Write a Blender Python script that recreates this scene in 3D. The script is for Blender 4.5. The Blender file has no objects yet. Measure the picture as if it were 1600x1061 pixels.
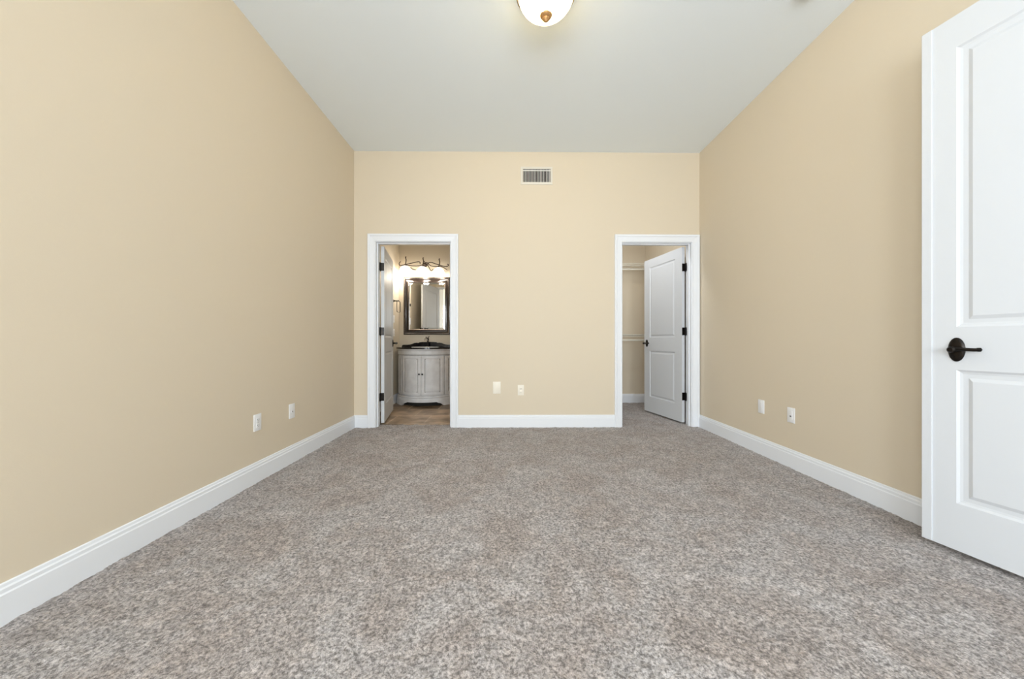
import bpy, bmesh, math, random
import numpy as np
from mathutils import Vector, Matrix
random.seed(4)
PI = math.pi
S = bpy.context.scene
C = S.collection

# ---------------------------------------------------------------- camera
CAMZ = 0.95
cam_d = bpy.data.cameras.new('camera')
cam_d.sensor_width = 36
cam_d.lens = 550 / 1600 * 36
cam_d.shift_y = 3.5 / 1600
cam_d.clip_start = 0.02
cam = bpy.data.objects.new('camera', cam_d)
cam.location = (0, 0, CAMZ)
cam.rotation_euler = (math.radians(90), 0, math.radians(-0.625))
C.objects.link(cam)
S.camera = cam

# ---------------------------------------------------------------- world and light
W = bpy.data.worlds.new('world')
S.world = W
W.use_nodes = True
wn = W.node_tree.nodes
wn['Background'].inputs[0].default_value = (0.75, 0.87, 1.0, 1)
wn['Background'].inputs[1].default_value = 1.6

S.view_settings.view_transform = 'Standard'
S.view_settings.look = 'None'
S.view_settings.gamma = 1
S.view_settings.use_curve_mapping = False
S.view_settings.exposure = 0.25


def area(name, loc, rot, sx, sy, power, col):
    d = bpy.data.lights.new(name, 'AREA')
    d.shape = 'RECTANGLE'
    d.size = sx
    d.size_y = sy
    d.energy = power
    d.color = col
    o = bpy.data.objects.new(name, d)
    o.location = loc
    o.rotation_euler = rot
    C.objects.link(o)
    return o


# daylight lamps at the unseen windows added behind the camera
area('window_daylight', (-0.62, -3.02, 1.55), (PI / 2, 0, 0), 1.25, 1.75, 85, (0.87, 0.945, 1.0))
area('window_daylight', (1.06, -3.02, 1.55), (PI / 2, 0, 0), 1.25, 1.75, 85, (0.87, 0.945, 1.0))
area('window_daylight', (-1.79, -1.60, 1.55), (PI / 2, 0, -PI / 2), 1.55, 1.75, 66, (0.87, 0.945, 1.0))


def point(name, loc, power, col, r=0.04):
    d = bpy.data.lights.new(name, 'POINT')
    d.energy = power
    d.color = col
    d.shadow_soft_size = r
    o = bpy.data.objects.new(name, d)
    o.location = loc
    C.objects.link(o)
    return o


# ---------------------------------------------------------------- dimensions
BW = 3.93          # back wall front face
WT = 0.12          # wall thickness
XL, XR = -1.712, 2.149
REAR = -2.9
ZC = 3.07
OB = (-1.470, -0.643)     # bathroom opening
OC = (1.279, 2.055)       # closet opening
ZH = 2.06                 # head of both openings
BXL, BXR, BYB, BZC = -1.757, 0.10, 5.70, 2.60    # bathroom
CXL, CYB = 0.22, 5.50                             # closet


# ---------------------------------------------------------------- materials
def mat(name, col, rough=0.5, metal=0.0, noise=None, bump=None, spec=None, emit=None, coat=None, trans=None):
    m = bpy.data.materials.new(name)
    m.use_nodes = True
    nt = m.node_tree
    b = nt.nodes['Principled BSDF']
    b.inputs['Base Color'].default_value = (*col, 1)
    b.inputs['Roughness'].default_value = rough
    b.inputs['Metallic'].default_value = metal
    if spec is not None:
        b.inputs['Specular IOR Level'].default_value = spec
    if coat:
        b.inputs['Coat Weight'].default_value = coat
    if trans:
        b.inputs['Transmission Weight'].default_value = trans
    if emit:
        b.inputs['Emission Color'].default_value = (*emit[0], 1)
        b.inputs['Emission Strength'].default_value = emit[1]
    tc = nt.nodes.new('ShaderNodeTexCoord')
    if noise:                       # (scale, colour 2, low, high)
        n = nt.nodes.new('ShaderNodeTexNoise')
        n.inputs['Scale'].default_value = noise[0]
        n.inputs['Detail'].default_value = 5
        nt.links.new(tc.outputs['Object'], n.inputs['Vector'])
        r = nt.nodes.new('ShaderNodeValToRGB')
        r.color_ramp.elements[0].position = noise[2]
        r.color_ramp.elements[1].position = noise[3]
        r.color_ramp.elements[0].color = (*col, 1)
        r.color_ramp.elements[1].color = (*noise[1], 1)
        nt.links.new(n.outputs['Fac'], r.inputs['Fac'])
        nt.links.new(r.outputs['Color'], b.inputs['Base Color'])
    if bump:                        # (scale, strength, distance)
        n = nt.nodes.new('ShaderNodeTexNoise')
        n.inputs['Scale'].default_value = bump[0]
        n.inputs['Detail'].default_value = 3
        nt.links.new(tc.outputs['Object'], n.inputs['Vector'])
        bp = nt.nodes.new('ShaderNodeBump')
        bp.inputs['Strength'].default_value = bump[1]
        bp.inputs['Distance'].default_value = bump[2]
        nt.links.new(n.outputs['Fac'], bp.inputs['Height'])
        nt.links.new(bp.outputs['Normal'], b.inputs['Normal'])
    return m


M = {}
M['wall'] = mat('beige_wall_paint', (0.70, 0.608, 0.474), 0.62, bump=(180, 0.12, 0.002), spec=0.3)
M['ceiling'] = mat('ceiling_paint', (0.89, 0.95, 0.99), 0.8, bump=(120, 0.15, 0.002), spec=0.2)
M['bathwall'] = mat('bathroom_wall_paint', (0.66, 0.58, 0.46), 0.6, bump=(180, 0.1, 0.002), spec=0.3)
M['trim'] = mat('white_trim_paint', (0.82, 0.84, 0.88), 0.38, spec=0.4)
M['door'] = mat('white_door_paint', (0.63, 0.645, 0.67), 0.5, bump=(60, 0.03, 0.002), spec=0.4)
M['plate'] = mat('white_plastic', (0.85, 0.85, 0.86), 0.35)
M['cream'] = mat('cream_plastic', (0.86, 0.80, 0.69), 0.4)
M['slot'] = mat('dark_slot', (0.03, 0.03, 0.035), 0.6)
M['bronze'] = mat('oil_rubbed_bronze', (0.013, 0.011, 0.010), 0.28, 0.75, noise=(30, (0.03, 0.022, 0.017), 0.4, 0.8))
M['iron'] = mat('brown_iron', (0.06, 0.042, 0.032), 0.4, 0.7, noise=(40, (0.16, 0.12, 0.095), 0.4, 0.75))
M['gold'] = mat('aged_brass', (0.62, 0.36, 0.15), 0.35, 0.55, noise=(60, (0.42, 0.22, 0.08), 0.35, 0.7))
M['vent'] = mat('vent_beige_enamel', (0.72, 0.675, 0.59), 0.45)
M['fin'] = mat('vent_fin_enamel', (0.80, 0.78, 0.75), 0.45)
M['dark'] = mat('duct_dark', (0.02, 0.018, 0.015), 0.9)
M['granite'] = mat('black_granite', (0.006, 0.006, 0.007), 0.12, noise=(90, (0.03, 0.03, 0.035), 0.55, 0.75))
M['porcelain'] = mat('porcelain', (0.85, 0.83, 0.78), 0.12)
M['steel'] = mat('brushed_steel', (0.55, 0.54, 0.52), 0.22, 1.0)
M['vanity'] = mat('antiqued_grey_paint', (0.655, 0.64, 0.635), 0.45, noise=(9, (0.76, 0.75, 0.745), 0.35, 0.65))
M['glaze'] = mat('antique_glaze', (0.20, 0.185, 0.17), 0.5, noise=(25, (0.40, 0.38, 0.355), 0.35, 0.7))
M['mirror'] = mat('mirror_glass', (0.9, 0.91, 0.9), 0.02, 1.0)
M['silver'] = mat('worn_silver_bead', (0.20, 0.17, 0.15), 0.28, 0.85, noise=(30, (0.12, 0.10, 0.085), 0.4, 0.7))
M['framewood'] = mat('mirror_frame_espresso', (0.022, 0.015, 0.012), 0.22, 0.4, noise=(22, (0.045, 0.032, 0.026), 0.4, 0.75), coat=0.4)
M['wire'] = mat('white_coated_wire', (0.80, 0.77, 0.68), 0.35)
M['glow'] = mat('lit_frosted_glass', (0.9, 0.88, 0.82), 0.4, emit=((1.0, 0.93, 0.80), 2.6))
M['diffuser'] = mat('frosted_diffuser', (0.55, 0.57, 0.58), 0.4)
M['black_rubber'] = mat('black_rubber', (0.015, 0.015, 0.015), 0.7)
M['glass'] = mat('window_glass', (1, 1, 1), 0.0, trans=1.0)
M['threshold'] = mat('threshold_strip', (0.30, 0.22, 0.15), 0.5)


def alabaster():
    m = mat('lit_alabaster_glass', (0.9, 0.82, 0.6), 0.35)
    nt = m.node_tree
    b = nt.nodes['Principled BSDF']
    tc = nt.nodes.new('ShaderNodeTexCoord')
    n = nt.nodes.new('ShaderNodeTexNoise')
    n.inputs['Scale'].default_value = 5.5
    n.inputs['Detail'].default_value = 2
    n.inputs['Distortion'].default_value = 0.6
    r = nt.nodes.new('ShaderNodeValToRGB')
    r.color_ramp.elements[0].position = 0.36
    r.color_ramp.elements[0].color = (1.0, 0.80, 0.24, 1)
    r.color_ramp.elements[1].position = 0.54
    r.color_ramp.elements[1].color = (1.0, 0.96, 0.66, 1)
    nt.links.new(tc.outputs['Object'], n.inputs['Vector'])
    nt.links.new(n.outputs['Fac'], r.inputs['Fac'])
    nt.links.new(r.outputs['Color'], b.inputs['Emission Color'])
    b.inputs['Emission Strength'].default_value = 1.9
    tr = nt.nodes.new('ShaderNodeBsdfTransparent')
    tr.inputs[0].default_value = (1.0, 0.96, 0.82, 1)
    mx = nt.nodes.new('ShaderNodeMixShader')
    mx.inputs[0].default_value = 0.45
    nt.links.new(b.outputs[0], mx.inputs[1])
    nt.links.new(tr.outputs[0], mx.inputs[2])
    nt.links.new(mx.outputs[0], nt.nodes['Material Output'].inputs['Surface'])
    return m


M['alabaster'] = alabaster()


def carpet():
    m = bpy.data.materials.new('carpet_pile')
    m.use_nodes = True
    nt = m.node_tree
    b = nt.nodes['Principled BSDF']
    b.inputs['Roughness'].default_value = 0.95
    b.inputs['Specular IOR Level'].default_value = 0.1
    b.inputs['Sheen Weight'].default_value = 0.25
    b.inputs['Sheen Roughness'].default_value = 0.6
    tc = nt.nodes.new('ShaderNodeTexCoord')

    def noise(scale, detail, rough=0.5, dist=0.0):
        n = nt.nodes.new('ShaderNodeTexNoise')
        n.inputs['Scale'].default_value = scale
        n.inputs['Detail'].default_value = detail
        n.inputs['Roughness'].default_value = rough
        n.inputs['Distortion'].default_value = dist
        nt.links.new(tc.outputs['Object'], n.inputs['Vector'])
        return n.outputs['Fac']

    def ramp(f, p0, c0, p1, c1):
        r = nt.nodes.new('ShaderNodeValToRGB')
        r.color_ramp.elements[0].position = p0
        r.color_ramp.elements[0].color = (*c0, 1)
        r.color_ramp.elements[1].position = p1
        r.color_ramp.elements[1].color = (*c1, 1)
        nt.links.new(f, r.inputs['Fac'])
        return r.outputs['Color']
    patch = ramp(noise(3.2, 4, 0.6, 0.8), 0.38, (0.352, 0.300, 0.275), 0.62, (0.42, 0.386, 0.376))
    tuft = ramp(noise(92, 4, 0.75), 0.38, (0.34, 0.32, 0.305), 0.62, (1.52, 1.52, 1.52))
    mid = ramp(noise(16, 3, 0.6), 0.36, (0.86, 0.86, 0.86), 0.64, (1.10, 1.10, 1.10))

    def mul(a, c):
        x = nt.nodes.new('ShaderNodeMix')
        x.data_type = 'RGBA'
        x.blend_type = 'MULTIPLY'
        x.inputs['Factor'].default_value = 1
        nt.links.new(a, x.inputs['A'])
        nt.links.new(c, x.inputs['B'])
        return x.outputs['Result']
    nt.links.new(mul(mul(patch, tuft), mid), b.inputs['Base Color'])
    bp = nt.nodes.new('ShaderNodeBump')
    bp.inputs['Strength'].default_value = 1.0
    bp.inputs['Distance'].default_value = 0.008
    nt.links.new(noise(110, 4, 0.7), bp.inputs['Height'])
    nt.links.new(bp.outputs['Normal'], b.inputs['Normal'])
    return m


M['carpet'] = carpet()


def tile():
    m = bpy.data.materials.new('slate_tile')
    m.use_nodes = True
    nt = m.node_tree
    b = nt.nodes['Principled BSDF']
    b.inputs['Roughness'].default_value = 0.35
    tc = nt.nodes.new('ShaderNodeTexCoord')
    mp = nt.nodes.new('ShaderNodeMapping')
    mp.inputs['Location'].default_value = (1.2, -4.11, 0)
    br = nt.nodes.new('ShaderNodeTexBrick')
    br.offset = 0.5
    br.inputs['Scale'].default_value = 1
    br.inputs['Brick Width'].default_value = 0.43
    br.inputs['Row Height'].default_value = 0.43
    br.inputs['Mortar Size'].default_value = 0.011
    br.inputs['Color1'].default_value = (0.46, 0.34, 0.23, 1)
    br.inputs['Color2'].default_value = (0.13, 0.09, 0.052, 1)
    br.inputs['Mortar'].default_value = (0.50, 0.40, 0.30, 1)
    n = nt.nodes.new('ShaderNodeTexNoise')
    n.inputs['Scale'].default_value = 5
    n.inputs['Detail'].default_value = 6
    r = nt.nodes.new('ShaderNodeValToRGB')
    r.color_ramp.elements[0].position = 0.35
    r.color_ramp.elements[0].color = (0.55, 0.5, 0.42, 1)
    r.color_ramp.elements[1].position = 0.65
    r.color_ramp.elements[1].color = (1.35, 1.3, 1.25, 1)
    x = nt.nodes.new('ShaderNodeMix')
    x.data_type = 'RGBA'
    x.blend_type = 'MULTIPLY'
    x.inputs['Factor'].default_value = 1
    L = nt.links.new
    L(tc.outputs['Object'], mp.inputs['Vector'])
    L(mp.outputs['Vector'], br.inputs['Vector'])
    L(tc.outputs['Object'], n.inputs['Vector'])
    L(n.outputs['Fac'], r.inputs['Fac'])
    L(br.outputs['Color'], x.inputs['A'])
    L(r.outputs['Color'], x.inputs['B'])
    L(x.outputs['Result'], b.inputs['Base Color'])
    return m


M['tile'] = tile()


# ---------------------------------------------------------------- helpers
def link(name, me, parent=None, loc=None, rot=None):
    o = bpy.data.objects.new(name, me)
    C.objects.link(o)
    if parent:
        o.parent = parent
    if loc:
        o.location = loc
    if rot:
        o.rotation_euler = rot
    return o


def obj(name, bm, ms, parent=None, smooth=False, loc=None, rot=None, norm=True):
    if norm:
        bmesh.ops.recalc_face_normals(bm, faces=bm.faces)
    me = bpy.data.meshes.new(name)
    bm.to_mesh(me)
    bm.free()
    for m in (ms if isinstance(ms, (list, tuple)) else [ms]):
        me.materials.append(M[m])
    if smooth:
        me.polygons.foreach_set('use_smooth', [True] * len(me.polygons))
        try:
            me.set_sharp_from_angle(angle=math.radians(38))
        except Exception:
            pass
    return link(name, me, parent, loc, rot)


def thing(name, label, cat, loc=(0, 0, 0), rz=0, group=None):
    o = bpy.data.objects.new(name, None)
    o.empty_display_size = 0.05
    C.objects.link(o)
    o.location = loc
    o.rotation_euler = (0, 0, rz)
    tag(o, label, cat, group)
    return o


def tag(o, label, cat, group=None, kind=None):
    o['label'] = label
    o['category'] = cat
    if group:
        o['group'] = group
    if kind:
        o['kind'] = kind
    return o


def struct(o, label, cat):
    return tag(o, label, cat, kind='structure')


def box(bm, x0, x1, y0, y1, z0, z1, bev=0.0, mi=0, mtx=None):
    vs = [bm.verts.new(v) for v in [(x0, y0, z0), (x1, y0, z0), (x1, y1, z0), (x0, y1, z0),
                                    (x0, y0, z1), (x1, y0, z1), (x1, y1, z1), (x0, y1, z1)]]
    fs = [bm.faces.new([vs[i] for i in f]) for f in
          [(0, 3, 2, 1), (4, 5, 6, 7), (0, 1, 5, 4), (1, 2, 6, 5), (2, 3, 7, 6), (3, 0, 4, 7)]]
    for f in fs:
        f.material_index = mi
    if mtx is not None:
        bmesh.ops.transform(bm, matrix=mtx, verts=vs)
    if bev > 0:
        es = list({e for f in fs for e in f.edges})
        r = bmesh.ops.bevel(bm, geom=es, offset=bev, segments=2, affect='EDGES', profile=0.6)
        for f in r['faces']:
            f.material_index = mi
    return vs


def newbox(*a, **k):
    bm = bmesh.new()
    box(bm, *a, **k)
    return bm


def lathe(bm, prof, n=32, axis='z', origin=(0, 0, 0), mi=0, sx=1.0, sy=1.0):
    """prof: (radius, height); closed at radius 0."""
    O = Vector(origin)

    def P(r, h, a):
        u, v = r * math.cos(a) * sx, r * math.sin(a) * sy
        if axis == 'z':
            return O + Vector((u, v, h))
        if axis == 'y':
            return O + Vector((u, h, v))
        return O + Vector((h, u, v))
    rings = []
    for r, h in prof:
        if r < 1e-6:
            rings.append([bm.verts.new(P(0, h, 0))])
        else:
            rings.append([bm.verts.new(P(r, h, 2 * PI * i / n)) for i in range(n)])
    for a, b in zip(rings, rings[1:]):
        for i in range(n):
            j = (i + 1) % n
            if len(a) == 1 and len(b) == 1:
                continue
            if len(a) == 1:
                f = bm.faces.new((a[0], b[i], b[j]))
            elif len(b) == 1:
                f = bm.faces.new((a[i], a[j], b[0]))
            else:
                f = bm.faces.new((a[i], a[j], b[j], b[i]))
            f.material_index = mi


def tube(bm, pts, r, n=8, closed=False, mi=0, smooth=0):
    pts = [Vector(p) for p in pts]
    for _ in range(smooth):            # chaikin style refinement
        q = [] if closed else [pts[0]]
        m = len(pts)
        for i in range(m if closed else m - 1):
            a, b = pts[i], pts[(i + 1) % m]
            q += [a * 0.75 + b * 0.25, a * 0.25 + b * 0.75]
        if not closed:
            q.append(pts[-1])
        pts = q
    m = len(pts)
    rr = r if isinstance(r, (list, tuple)) else None
    rings = []
    up = None
    for i, p in enumerate(pts):
        if closed:
            t = pts[(i + 1) % m] - pts[i - 1]
        else:
            t = pts[min(i + 1, m - 1)] - pts[max(i - 1, 0)]
        t.normalize()
        if up is None:
            up = Vector((0, 0, 1)) if abs(t.z) < 0.9 else Vector((1, 0, 0))
        s = t.cross(up).normalized()
        up = s.cross(t).normalized()
        rad = r if rr is None else rr[0] + (rr[1] - rr[0]) * i / (m - 1)
        rings.append([bm.verts.new(p + (s * math.cos(2 * PI * k / n) + up * math.sin(2 * PI * k / n)) * rad) for k in range(n)])
    for i in range(m if closed else m - 1):
        a, b = rings[i], rings[(i + 1) % m]
        for k in range(n):
            f = bm.faces.new((a[k], a[(k + 1) % n], b[(k + 1) % n], b[k]))
            f.material_index = mi
    if not closed:
        bm.faces.new(rings[0]).material_index = mi
        bm.faces.new(rings[-1]).material_index = mi


def sweep(bm, prof, stations, closed=False):
    """prof: list of (w, t); stations: functions mapping (w,t)->point. Quads between stations."""
    rows = [[bm.verts.new(s(w, t)) for w, t in prof] for s in stations]
    n = len(rows)
    for i in range(n if closed else n - 1):
        a, b = rows[i], rows[(i + 1) % n]
        for k in range(len(prof) - 1):
            bm.faces.new((a[k], a[k + 1], b[k + 1], b[k]))
    if not closed:
        for r in (rows[0], rows[-1]):
            bm.faces.new(r)


def px(pxx, pyy, Y):
    """point in the room at distance Y on the ray of a frame position"""
    return ((pxx - 794) * Y / 550, Y, CAMZ - (pyy - 534) * Y / 550)


# ================================================================ SETTING
# carpet floor with real pile relief
def carpet_mesh(x0, x1, y0, y1, step, seed):
    rng = np.random.default_rng(seed)
    nx = int((x1 - x0) / step) + 1
    ny = int((y1 - y0) / step) + 1
    xs = np.linspace(x0, x1, nx)
    ys = np.linspace(y0, y1, ny)
    X, Y = np.meshgrid(xs, ys)
    h = rng.random((ny, nx)) * 2 - 1

    def blur(a, k):
        for _ in range(k):
            a = (a + np.roll(a, 1, 0) + np.roll(a, -1, 0) + np.roll(a, 1, 1) + np.roll(a, -1, 1)) / 5
        return a
    fine = blur(h, 1)
    big = blur(rng.random((ny, nx)) * 2 - 1, 14)
    Z = 0.0055 * fine + big / (np.abs(big).max() + 1e-9) * 0.004 - 0.004
    jx = (rng.random((ny, nx)) - 0.5) * step * 0.5
    jy = (rng.random((ny, nx)) - 0.5) * step * 0.5
    jx[:, 0] = jx[:, -1] = 0
    jy[0] = jy[-1] = 0
    co = np.stack([X + jx, Y + jy, Z], -1).reshape(-1, 3)
    i = np.arange(nx * ny).reshape(ny, nx)
    q = np.stack([i[:-1, :-1], i[:-1, 1:], i[1:, 1:], i[1:, :-1]], -1).reshape(-1, 4)
    me = bpy.data.meshes.new('floor')
    me.vertices.add(len(co))
    me.vertices.foreach_set('co', co.ravel())
    me.loops.add(q.size)
    me.loops.foreach_set('vertex_index', q.ravel())
    me.polygons.add(len(q))
    me.polygons.foreach_set('loop_start', np.arange(0, q.size, 4))
    me.polygons.foreach_set('loop_total', np.full(len(q), 4))
    me.update()
    me.validate()
    me.polygons.foreach_set('use_smooth', [True] * len(q))
    me.materials.append(M['carpet'])
    return me


struct(link('floor', carpet_mesh(XL - 0.02, XR + 0.02, REAR, BW + 0.005, 0.0085, 1)),
       'grey-brown speckled cut-pile carpet covering the bedroom floor', 'floor')
struct(link('floor_bathroom_doorway', carpet_mesh(OB[0] - 0.01, OB[1] + 0.01, BW - 0.01, BW + WT + 0.008, 0.01, 2)),
       'narrow strip of carpet in the bathroom doorway up to the tiles', 'floor')
struct(link('floor_closet', carpet_mesh(CXL - 0.02, XR + 0.02, BW + WT + 0.001, CYB + 0.02, 0.012, 3)),
       'grey-brown carpet on the floor inside the closet', 'floor')
struct(link('floor_closet_doorway', carpet_mesh(OC[0] - 0.01, OC[1] + 0.01, BW - 0.01, BW + WT + 0.015, 0.01, 5)),
       'strip of carpet in the closet doorway', 'floor')
struct(obj('floor_bathroom', newbox(BXL - 0.1, BXR + 0.1, BW + WT + 0.008, BYB + 0.1, -0.06, -0.002), 'tile'),
       'brown slate tiles laid in staggered rows on the bathroom floor', 'floor')

struct(obj('floor_base', newbox(XL - 0.1, XR + 0.02, REAR - 0.1, BW + WT + 0.005, -0.06, -0.025), 'threshold'),
       'wooden subfloor under the bedroom carpet', 'floor')
struct(obj('floor_base_closet', newbox(CXL, XR + 0.02, BW + WT + 0.0051, CYB + 0.1, -0.06, -0.025), 'threshold'),
       'wooden subfloor under the closet carpet', 'floor')
struct(obj('ceiling', newbox(XL - 0.1, XR + 0.1, REAR - 0.1, BW + 0.02, ZC, ZC + 0.1), 'ceiling'),
       'flat pale grey ceiling over the bedroom', 'ceiling')
LW = (-2.38, -0.82)
bm = bmesh.new()
box(bm, XL - 0.1, XL, REAR - 0.1, LW[0], -0.05, ZC)
box(bm, XL - 0.1, XL, LW[1], BW + 0.001, -0.05, ZC)
box(bm, XL - 0.1, XL, LW[0], LW[1], -0.05, 0.66)
box(bm, XL - 0.1, XL, LW[0], LW[1], 2.44, ZC)
struct(obj('wall_left', bm, 'wall'),
       'plain beige wall on the left side of the bedroom', 'wall')

# back wall with two door openings
bm = bmesh.new()
y0, y1 = BW, BW + WT
J = 0.02
for a, b, z0, z1 in [(BXL - 0.1, OB[0] - J, -0.05, ZC), (OB[1] + J, OC[0] - J, -0.05, ZC), (OC[1] + J, XR, -0.05, ZC),
                     (OB[0] - J, OB[1] + J, ZH + J, ZC), (OC[0] - J, OC[1] + J, ZH + J, ZC)]:
    box(bm, a, b, y0, y1, z0, z1)
struct(obj('wall_back', bm, 'wall'), 'beige far wall of the bedroom with the two doorways', 'wall')

# right wall: runs on as the right wall of the closet; entrance opening beside the camera
EY = (0.0, 0.83)
EH = 2.425
bm = bmesh.new()
box(bm, XR, XR + WT, EY[1] + J, CYB + 0.1, -0.05, ZC)
box(bm, XR, XR + WT, REAR - 0.1, EY[0] - J, -0.05, ZC)
box(bm, XR, XR + WT, EY[0] - J, EY[1] + J, EH + J, ZC)
struct(obj('wall_right', bm, 'wall'), 'plain beige wall on the right side of the bedroom', 'wall')

# rear wall with two unseen windows added as the daylight source
WX = [(-1.25, 0.01), (0.43, 1.69)]
WZ = (0.66, 2.44)
bm = bmesh.new()
box(bm, XL, XR, REAR - 0.12, REAR, -0.05, WZ[0])
box(bm, XL, XR, REAR - 0.12, REAR, WZ[1], ZC)
for a, b in [(XL, WX[0][0]), (WX[0][1], WX[1][0]), (WX[1][1], XR)]:
    box(bm, a, b, REAR - 0.12, REAR, WZ[0], WZ[1])
struct(obj('wall_rear', bm, 'wall'), 'beige wall behind the camera with two windows', 'wall')
for k, (a, b) in enumerate(WX):
    bm = bmesh.new()
    yy = (REAR - 0.08, REAR - 0.04)
    box(bm, a, b, *yy, WZ[0], WZ[0] + 0.045)
    box(bm, a, b, *yy, WZ[1] - 0.045, WZ[1])
    box(bm, a, a + 0.045, *yy, WZ[0] + 0.045, WZ[1] - 0.045)
    box(bm, b - 0.045, b, *yy, WZ[0] + 0.045, WZ[1] - 0.045)
    box(bm, a + 0.045, b - 0.045, *yy, 1.53, 1.57)
    w = struct(obj(f'window_{k + 1}', bm, 'trim'), ['white sash window in the rear wall, nearer the left wall',
                                                    'white sash window in the rear wall, nearer the right wall'][k], 'window')
    obj('window_sill', newbox(a - 0.04, b + 0.04, REAR + 0.0005, REAR + 0.05, WZ[0] - 0.03, WZ[0], bev=0.004), 'trim', w)

bm = bmesh.new()  # left window, unseen, added to brighten the right wall and doors
box(bm, XL - 0.07, XL - 0.03, LW[0], LW[1], WZ[0], WZ[0] + 0.045)
box(bm, XL - 0.07, XL - 0.03, LW[0], LW[1], WZ[1] - 0.045, WZ[1])
box(bm, XL - 0.07, XL - 0.03, LW[0], LW[0] + 0.045, WZ[0] + 0.045, WZ[1] - 0.045)
box(bm, XL - 0.07, XL - 0.03, LW[1] - 0.045, LW[1], WZ[0] + 0.045, WZ[1] - 0.045)
w = struct(obj('window_3', bm, 'trim'), 'white fixed window in the left wall behind the camera', 'window')
obj('window_sill', newbox(XL + 0.0005, XL + 0.05, LW[0] - 0.04, LW[1] + 0.04, WZ[0] - 0.03, WZ[0], bev=0.004), 'trim', w)

# bathroom shell
struct(obj('wall_bathroom_left', newbox(BXL - 0.1, BXL, BW + WT, BYB + 0.1, -0.05, BZC), 'bathwall'),
       'cream wall on the left side of the bathroom', 'wall')
struct(obj('wall_bathroom_back', newbox(BXL, BXR, BYB, BYB + 0.1, -0.05, BZC), 'bathwall'),
       'cream wall behind the bathroom vanity and mirror', 'wall')
struct(obj('wall_bathroom_right', newbox(BXR, CXL, BW + WT, BYB + 0.1, -0.05, ZC), 'bathwall'),
       'wall between the bathroom and the closet', 'wall')
struct(obj('ceiling_bathroom', newbox(BXL - 0.1, BXR, BW + WT, BYB + 0.1, BZC, BZC + 0.1), 'ceiling'),
       'pale ceiling over the bathroom', 'ceiling')
# closet shell
struct(obj('wall_closet_back', newbox(CXL, XR, CYB, CYB + 0.1, -0.05, BZC), 'wall'),
       'beige wall at the back of the closet behind the wire shelves', 'wall')
struct(obj('ceiling_closet', newbox(CXL, XR, BW + WT, CYB + 0.1, BZC, BZC + 0.1), 'ceiling'),
       'pale ceiling over the closet', 'ceiling')
# hall beyond the entrance door
bm = bmesh.new()
HX = XR + WT
box(bm, HX + 1.1, HX + 1.2, -1.3, 2.1, -0.05, 2.6)
box(bm, HX, HX + 1.1, -1.4, -1.3, -0.05, 2.6)
box(bm, HX, HX + 1.1, 2.1, 2.2, -0.05, 2.6)
struct(obj('wall_hall', bm, 'wall'), 'beige walls of the hall beyond the entrance doorway', 'wall')
struct(obj('ceiling_hall', newbox(HX, HX + 1.2, -1.4, 2.2, 2.6, 2.7), 'ceiling'), 'pale ceiling of the hall', 'ceiling')
struct(obj('floor_hall', newbox(XR + 0.02, HX + 1.2, -1.4, 2.2, -0.06, -0.004), 'tile'), 'brown tile floor of the hall', 'floor')

# ---------------- baseboards: profile (distance from the wall, height)
BP = [(0, -0.01), (0.016, -0.01), (0.016, 0.098), (0.0125, 0.103), (0.0125, 0.116), (0.008, 0.121), (0.0065, 0.131), (0, 0.134)]


def baseboard(name, segs, label):
    """segs: (start xy, end xy, normal xy, mitre start, mitre end)"""
    bm = bmesh.new()
    for a, b, n, ma, mb in segs:
        a, b, n = Vector(a), Vector(b), Vector(n)
        d = (b - a).normalized()
        sweep(bm, BP, [lambda w, t, a=a, d=d, n=n, m=ma: (*(a + n * w + d * (w * m)), t),
                       lambda w, t, b=b, d=d, n=n, m=mb: (*(b + n * w - d * (w * m)), t)])
    return struct(obj(name, bm, 'trim', norm=True), label, 'baseboard')


CW = 0.083      # casing width
CO = 0.005      # reveal
baseboard('baseboard_left', [((XL, REAR), (XL, BW), (1, 0), 0, 1)], 'tall white moulded baseboard along the left wall')
baseboard('baseboard_right', [((XR, BW), (XR, EY[1] + CO + CW), (-1, 0), 0, 0), ((XR, EY[0] - CO - CW), (XR, REAR), (-1, 0), 0, 0)],
          'tall white moulded baseboard along the right wall')
baseboard('baseboard_back', [((XL, BW), (OB[0] - CO - CW, BW), (0, -1), 1, 0), ((OB[1] + CO + CW, BW), (OC[0] - CO - CW, BW), (0, -1), 0, 0)],
          'white baseboard along the far wall on both sides of the bathroom doorway')
baseboard('baseboard_rear', [((XL + 0.017, REAR), (XR - 0.017, REAR), (0, 1), 0, 0)], 'white baseboard along the rear wall')
baseboard('baseboard_closet', [((CXL, CYB), (XR, CYB), (0, -1), 0, 0)], 'white baseboard along the back wall of the closet')
baseboard('baseboard_bathroom', [((BXL, BW + WT + 0.02), (BXL, BYB), (1, 0), 0, 0)], 'cream-lit white baseboard along the left bathroom wall')

# ---------------- casings and jambs
CP = [(0, 0), (0, 0.009), (0.004, 0.012), (0.012, 0.012), (0.016, 0.009), (0.030, 0.011), (0.056, 0.014), (0.062, 0.020), (0.070, 0.021), (CW - 0.003, 0.021), (CW, 0.018), (CW, 0)]


def casing(bm, plane, x0, x1, zt, yw, sgn):
    """plane 'xz' (wall along x) or 'yz' (wall along y); sgn = outward direction of thickness"""
    x0 -= CO
    x1 += CO
    zt += CO

    def P(a, t, z):
        return (a, yw + sgn * t, z) if plane == 'xz' else (yw + sgn * t, a, z)
    sweep(bm, CP, [lambda w, t: P(x0 - w, t, -0.008), lambda w, t: P(x0 - w, t, zt + w),
                   lambda w, t: P(x1 + w, t, zt + w), lambda w, t: P(x1 + w, t, -0.008)])


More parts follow.
